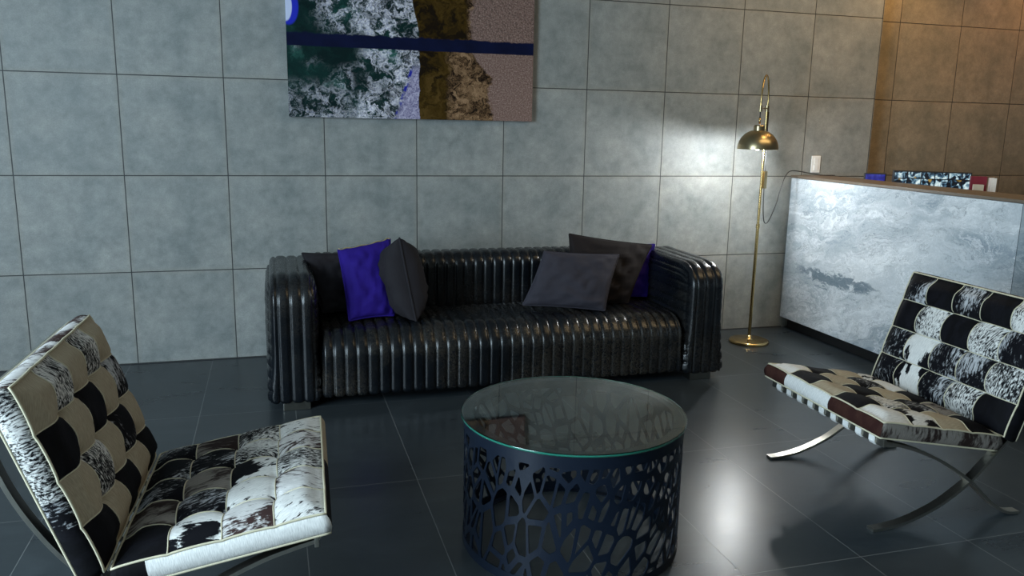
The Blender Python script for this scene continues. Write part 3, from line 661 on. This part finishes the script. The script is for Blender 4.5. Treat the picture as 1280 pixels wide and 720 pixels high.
def clip(poly, nx, ny, c):
    out = []
    for i in range(len(poly)):
        a, b = poly[i], poly[(i + 1) % len(poly)]
        da = nx * a[0] + ny * a[1] - c; db = nx * b[0] + ny * b[1] - c
        if da <= 0: out.append(a)
        if (da < 0 < db) or (db < 0 < da):
            t = da / (da - db); out.append((a[0] + (b[0] - a[0]) * t, a[1] + (b[1] - a[1]) * t))
    return out
holes = []
for i, s in enumerate(seeds):
    tilt = math.radians(66 + 14 * math.sin(s[0] * 5.3)); ca, sa = math.cos(tilt), math.sin(tilt); st = 2.2
    def fwd(p): dx, dy = p[0] - s[0], p[1] - s[1]; return ((dx * ca + dy * sa) / st, -dx * sa + dy * ca)
    def bwd(p): a, b = p[0] * st, p[1]; return (s[0] + a * ca - b * sa, s[1] + a * sa + b * ca)
    poly = [(-.12, -.12), (.12, -.12), (.12, .12), (-.12, .12)]
    wd = 0.0056 + 0.0022 * math.sin(i * 2.7)
    for j, q in enumerate(seeds):
        if j == i: continue
        dx = (q[0] - s[0] + circ / 2) % circ - circ / 2
        f = fwd((s[0] + dx, q[1])); l = math.hypot(*f)
        if l > 0.2: continue
        poly = clip(poly, f[0] / l, f[1] / l, l / 2 - wd)
        if len(poly) < 3: break
    if len(poly) < 3: continue
    poly = [bwd(p) for p in poly]
    poly = clip(poly, 0, 1, h1); poly = clip(poly, 0, -1, -h0)
    if len(poly) < 3: continue
    ar = 0.5 * abs(sum(poly[k][0] * poly[(k + 1) % len(poly)][1] - poly[(k + 1) % len(poly)][0] * poly[k][1] for k in range(len(poly))))
    if ar < 0.00022: continue
    pp = []                                                   # drop tiny edges, cut the corners a little
    for k in range(len(poly)):
        a, b = poly[k], poly[(k + 1) % len(poly)]; l = math.hypot(b[0] - a[0], b[1] - a[1])
        if l < 0.004: continue
        c = min(0.0035, l * 0.3) / l
        for t in ([c, 0.5, 1 - c] if l > 0.03 else [c, 1 - c]): pp.append((a[0] + (b[0] - a[0]) * t, a[1] + (b[1] - a[1]) * t))
    if len(pp) >= 3: holes.append(pp)
# sheet between x = 0 and circ; holes crossing the seam are repeated on both sides
V2 = []; E2 = []; HP = []
for hp in holes:
    for sft in (-circ, 0, circ):
        q = [(x + sft, y) for x, y in hp]
        if max(x for x, y in q) > -0.15 and min(x for x, y in q) < circ + 0.15: HP.append(q)
for q in HP:
    b = len(V2); V2 += [Vector(p) for p in q]; E2 += [(b + k, b + (k + 1) % len(q)) for k in range(len(q))]
x = -0.2
while x < circ + 0.2:
    for z in (0.006, h0 - 0.003, h1 + 0.003, ZT): V2.append(Vector((x, z)))
    x += 0.015
res = delaunay_2d_cdt(V2, E2, [], 0, 1e-6)
def inside(p, q):
    c = False
    for k in range(len(q)):
        a, b = q[k], q[k - 1]
        if (a[1] > p[1]) != (b[1] > p[1]) and p[0] < (b[0] - a[0]) * (p[1] - a[1]) / (b[1] - a[1]) + a[0]: c = not c
    return c
bb = [(min(x for x, y in q), max(x for x, y in q), min(y for x, y in q), max(y for x, y in q), q) for q in HP]
FV = []
for f in res[2]:
    P3 = [res[0][i] for i in f]; cx = sum(p.x for p in P3) / 3; cy = sum(p.y for p in P3) / 3
    if cx < 0 or cx >= circ: continue
    if any(a <= cx <= b and c <= cy <= d and inside((cx, cy), q) for a, b, c, d, q in bb): continue
    FV.append(tuple(f))
used = sorted({i for f in FV for i in f}); mp = {i: k for k, i in enumerate(used)}
VV = []
for i in used:
    a = res[0][i].x / RB; VV.append((RB * math.cos(a), RB * math.sin(a), res[0][i].y))
drum = mesh('lattice_drum', VV, [tuple(mp[i] for i in f) for f in FV], M_tablemetal, tab, smooth=False)
sm = drum.modifiers.new('thickness', 'SOLIDIFY'); sm.thickness = 0.004; sm.offset = -1
MB().lathe([(RB - 0.001, ZT - 0.036), (RB + 0.0015, ZT - 0.036), (RB + 0.0015, ZT - 0.001), (RB - 0.03, ZT - 0.001), (RB - 0.03, ZT - 0.005), (RB - 0.005, ZT - 0.005)], seg=96, close=True).build('top_band', M_tablemetal, tab, angle=0.6)
MB().lathe([(RB - 0.03, 0.0), (RB + 0.0015, 0.0), (RB + 0.0015, 0.030), (RB - 0.005, 0.030), (RB - 0.005, 0.004), (RB - 0.03, 0.004)], seg=96, close=True).build('bottom_ring', M_tablemetal, tab, angle=0.6)
gt = MB()
gt.lathe([(0.0, 0.0), (TR - 0.002, 0.0), (TR, 0.002)], (0, 0, ZT + 0.0005), 128, 0)
gt.lathe([(TR, 0.002), (TR, 0.008)], (0, 0, ZT + 0.0005), 128, 1)
gt.lathe([(TR, 0.008), (TR - 0.002, 0.010), (0.0, 0.010)], (0, 0, ZT + 0.0005), 128, 0)
go = gt.build('glass_top', [M_glass, M_gedge], tab, angle=0.5); go['label'] = 'clear glass disc with a green edge'
bm = bmesh.new(); bm.from_mesh(go.data); bmesh.ops.remove_doubles(bm, verts=bm.verts, dist=1e-5); bmesh.ops.recalc_face_normals(bm, faces=bm.faces); bm.to_mesh(go.data); bm.free()

# ------------------------------------------------------------------ hide lounge chairs
def cushion(name, root, org, Vd, Nd, hw, Ln, t, rows, sides, seed, puff=0.026, nu=5):
    """rows[v][u] hide letters, v from org along Vd, u from -y to +y; sides: dict of letters front/back/left/right"""
    org = Vector(org); Vd = Vector(Vd).normalized(); Nd = Vector(Nd).normalized(); Ud = Vector((0, 1, 0))
    nv = len(rows); K = 10; rnd = random.Random(seed)
    amp = [[rnd.uniform(0.85, 1.12) for _ in range(nu)] for _ in range(nv)]
    def hgt(a, b):        # a in 0..nu, b in 0..nv (patch units)
        f = abs(math.sin(PI * a)); g = abs(math.sin(PI * b))
        f5 = f ** 0.62; g5 = g ** 0.62
        h = 1 - (1 - f5) * (1 - g5) * 1.0 - 0.16 * math.exp(-(f / 0.20) ** 2) - 0.16 * math.exp(-(g / 0.20) ** 2)
        e = min(a, nu - a, b, nv - b); s = min(1, e / 0.42); s = s * s * (3 - 2 * s)
        i = min(nv - 1, int(b)); j = min(nu - 1, int(a))
        h = h * (0.12 + 0.88 * s) * (1 + (amp[i][j] - 1) * min(f, g))
        return puff * h
    def surf(a, b, extra=0.0, drop=0.0):
        u = -hw + 2 * hw * a / nu; v = Ln * b / nv
        # outline drawn in a little at the corners, pushed out at patch middles
        return org + Ud * u + Vd * v + Nd * (hgt(a, b) - puff * 0.55 + extra - drop)
    V = []; F = []; fm = []; uv = []
    NU, NV = nu * K, nv * K
    for i in range(NV + 1):
        for j in range(NU + 1): V.append(surf(j / K, i / K))
    puv = {}
    for i in range(NV):
        for j in range(NU):
            F.append((i * (NU + 1) + j, i * (NU + 1) + j + 1, (i + 1) * (NU + 1) + j + 1, (i + 1) * (NU + 1) + j))
            pi_, pj = i // K, j // K; fm.append(HK.index(rows[pi_][pj]))
            if (pi_, pj) not in puv: puv[(pi_, pj)] = (rnd.uniform(-0.5, 0.5), rnd.uniform(0, 30), rnd.uniform(0, 30))
            th, o1, o2 = puv[(pi_, pj)]; q = []
            for (jj, ii) in ((j, i), (j + 1, i), (j + 1, i + 1), (j, i + 1)):
                x = 2 * hw * jj / NU; y = Ln * ii / NV
                q.append((x * math.cos(th) - y * math.sin(th) + o1, x * math.sin(th) + y * math.cos(th) + o2))
            uv.append(q)
    # boxing round the edge
    per = [(j / K, 0, 'back') for j in range(NU)] + [(nu, i / K, 'left') for i in range(NV)] + [((NU - j) / K, nv, 'front') for j in range(NU)] + [(0, (NV - i) / K, 'right') for i in range(NV)]
    S = 5; n = len(per); base = len(V); s_acc = 0
    for (a, b, sd) in per:
        p0 = surf(a, b)
        out = Ud * (1 if a >= nu else -1 if a <= 0 else 0) + Vd * (1 if b >= nv else -1 if b <= 0 else 0)
        for k in range(S + 1):
            q = k / S; V.append(p0 * (1 - q) + (p0 - Nd * (t + hgt(a, b) - puff * 0.55)) * q + out * 0.009 * math.sin(PI * q))
    cnt = {'back': NU, 'front': NU, 'left': NV, 'right': NV}; pos = {k: 0 for k in cnt}; so = {k: (rnd.uniform(0, 9), rnd.uniform(0, 9)) for k in cnt}
    for m in range(n):
        sd = per[m][2]; ls = sides[sd]; fr = pos[sd] / cnt[sd]; pos[sd] += 1
        mi = HK.index(ls[min(len(ls) - 1, int(fr * len(ls)))]); m2 = (m + 1) % n
        o1, o2 = so[sd]; step = 2 * hw / NU
        for k in range(S):
            F.append((base + m * (S + 1) + k, base + m * (S + 1) + k + 1, base + m2 * (S + 1) + k + 1, base + m2 * (S + 1) + k)); fm.append(mi)
            uv.append([(o1 + m * step, o2 - k * t / S), (o1 + m * step, o2 - (k + 1) * t / S), (o1 + (m + 1) * step, o2 - (k + 1) * t / S), (o1 + (m + 1) * step, o2 - k * t / S)])
    F.append(tuple(base + m * (S + 1) + S for m in range(n))); fm.append(HK.index('K')); uv.append([(0, 0)] * n)
    o = mesh(name, V, F, HM, root, fm, True, uv)
    bm = bmesh.new(); bm.from_mesh(o.data); bmesh.ops.remove_doubles(bm, verts=bm.verts, dist=1e-5); bmesh.ops.recalc_face_normals(bm, faces=bm.faces); bm.to_mesh(o.data); bm.free()
    # piping
    pm = MB(); R = 0.0019
    loop = [surf(a, b, 0.001) for a, b, _ in per]
    pm.tube(loop, 0.0032, 8, closed=True)
    pm.tube([p - Nd * (t + hgt(a, b) - puff * 0.55) + (p - org) * 0 for p, (a, b, _) in zip(loop, per)], 0.0036, 8, closed=True)
    for j in range(1, nu): pm.tube([surf(j, i / K, 0.0012) for i in range(NV + 1)], R, 6)
    for i in range(1, nv): pm.tube([surf(j / K, i, 0.0012) for j in range(NU + 1)], R, 6)
    p = pm.build('piping', M_piping, o); p['label'] = 'cream piping along every seam'
    for i in range(1, nv):
        for j in range(1, nu):
            c = surf(j, i, 0.003)
            bt = MB().lathe([(0.0, 0.005), (0.005, 0.004), (0.0085, 0.0015), (0.009, 0.0), (0.0, -0.004)], seg=14).build('button', M_piping, o)
            bt.location = c; bt.rotation_euler = Nd.to_track_quat('Z', 'Y').to_euler()
    return o
def chair(loc, yaw, label, back_rows, seat_rows, back_sides, seat_sides, seed, D1, D2, W=0.355):
    r = thing('lounge_chair', (*loc, 0), yaw, label, 'lounge chair', 'hide lounge chairs')
    (dr, zr), (dt, zt), (df, zf) = D1
    sl = Vector((df - dr, 0, zf - zr)); bk = Vector((dt - dr, 0, zt - zr))
    sn = Vector((-sl.z, 0, sl.x)).normalized(); bn = Vector((bk.z, 0, -bk.x)).normalized()
    cushion('seat_cushion', r, (dr, 0, zr), sl, sn, W, sl.length, 0.070, seat_rows, seat_sides, seed)
    cushion('back_cushion', r, Vector((dr, 0, zr)) + bn * 0.0 + bk.normalized() * -0.012, bk, bn, W, bk.length + 0.012, 0.078, back_rows, back_sides, seed + 1, 0.033)
    fb, fs = D2
    for s in (-1, 1):
        MB().bar([(p[0], p[1]) for p in catmull([Vector(q).to_3d() for q in fb], 6)], 0.034, 0.011).build('back_leg_bar', M_chrome, r, angle=0.5).location = (0, s * 0.325, 0)
        MB().bar([(p[0], p[1]) for p in catmull([Vector(q).to_3d() for q in fs], 6)], 0.034, 0.011).build('seat_leg_bar', M_chrome, r, angle=0.5).location = (0, s * 0.325, 0)
    # cross rails between the two side frames
    fx, fz = fs[0]
    MB().box(fx - 0.006, fx + 0.006, -0.345, 0.345, fz - 0.017, fz + 0.017, bev=0.002).build('front_rail', M_chrome, r, False)
    bx, bz = fb[0]
    MB().box(bx - 0.005, bx + 0.005, -0.345, 0.345, bz - 0.017, bz + 0.017, bev=0.002).build('top_rail', M_chrome, r, False)
    MB().box(dr - 0.035, dr - 0.02, -0.31, 0.31, 0.238, 0.262, bev=0.002).build('rear_rail', M_chrome, r, False)
    # straps: under the seat and behind the back
    for k in range(9):
        y = -0.288 + 0.072 * k
        MB().bar([(dr - 0.02, 0.262), (-0.02, 0.306), (0.15, 0.334), (fx - 0.01, fz + 0.019), (fx + 0.005, fz + 0.0205), (fx + 0.0095, fz + 0.012), (fx + 0.0095, fz - 0.012), (fx + 0.004, fz - 0.0205), (fx - 0.02, fz - 0.018)], 0.030, 0.003).build('seat_strap', M_strap, r, angle=0.5).location = (0, y, 0)
    for k in range(7):
        y = -0.27 + 0.09 * k
        MB().bar([(bx + 0.008, bz + 0.018), (bx + 0.008, bz - 0.02), (dr - 0.118, 0.40), (dr - 0.030, 0.264)], 0.030, 0.003).build('back_strap', M_strapdark, r, angle=0.5).location = (0, y, 0)
    return r
D1 = ((-0.184, 0.340), (-0.340, 0.800), (0.322, 0.432))
FB = [(-0.437, 0.745), (-0.428, 0.67), (-0.398, 0.56), (-0.350, 0.455), (-0.285, 0.355), (-0.208, 0.271), (-0.153, 0.213), (-0.100, 0.160), (-0.035, 0.112), (0.045, 0.066), (0.16, 0.024), (0.25, 0.009), (0.305, 0.0062)]
FS = [(0.300, 0.338), (0.24, 0.322), (0.165, 0.298), (0.062, 0.252), (-0.018, 0.206), (-0.098, 0.150), (-0.155, 0.098), (-0.215, 0.048), (-0.275, 0.014), (-0.335, 0.0062)]
# right chair: columns run from the desk side (far) to the camera side (near); rows from the bottom up
chair((3.632, -2.398), 3.117, 'cowhide chair in front of the marble desk, its black-and-white back facing the camera',
      ['DMDSK', 'DMDDS', 'KSKSD', 'DKDKS'], ['MWKGK', 'CDCDC', 'KCKSM', 'WKCKW'],
      dict(front='D', back='K', left='K', right='K'), dict(front='BBWWB', back='K', left='G', right='K'), 21, D1, (FB, FS))
chair((1.112, -2.588), -0.037, 'cowhide chair at the left foreground with a cream, black and speckled back',
      ['KCKCK', 'CSCDC', 'KCKCD', 'CSCSC'], ['KGDDD', 'MDGDG', 'RPMSS', 'PRSRP'],
      dict(front='R', back='K', left='K', right='SSSSDKK'), dict(front='CK', back='K', left='K', right='WWWWWK'), 47, D1, (FB, FS))
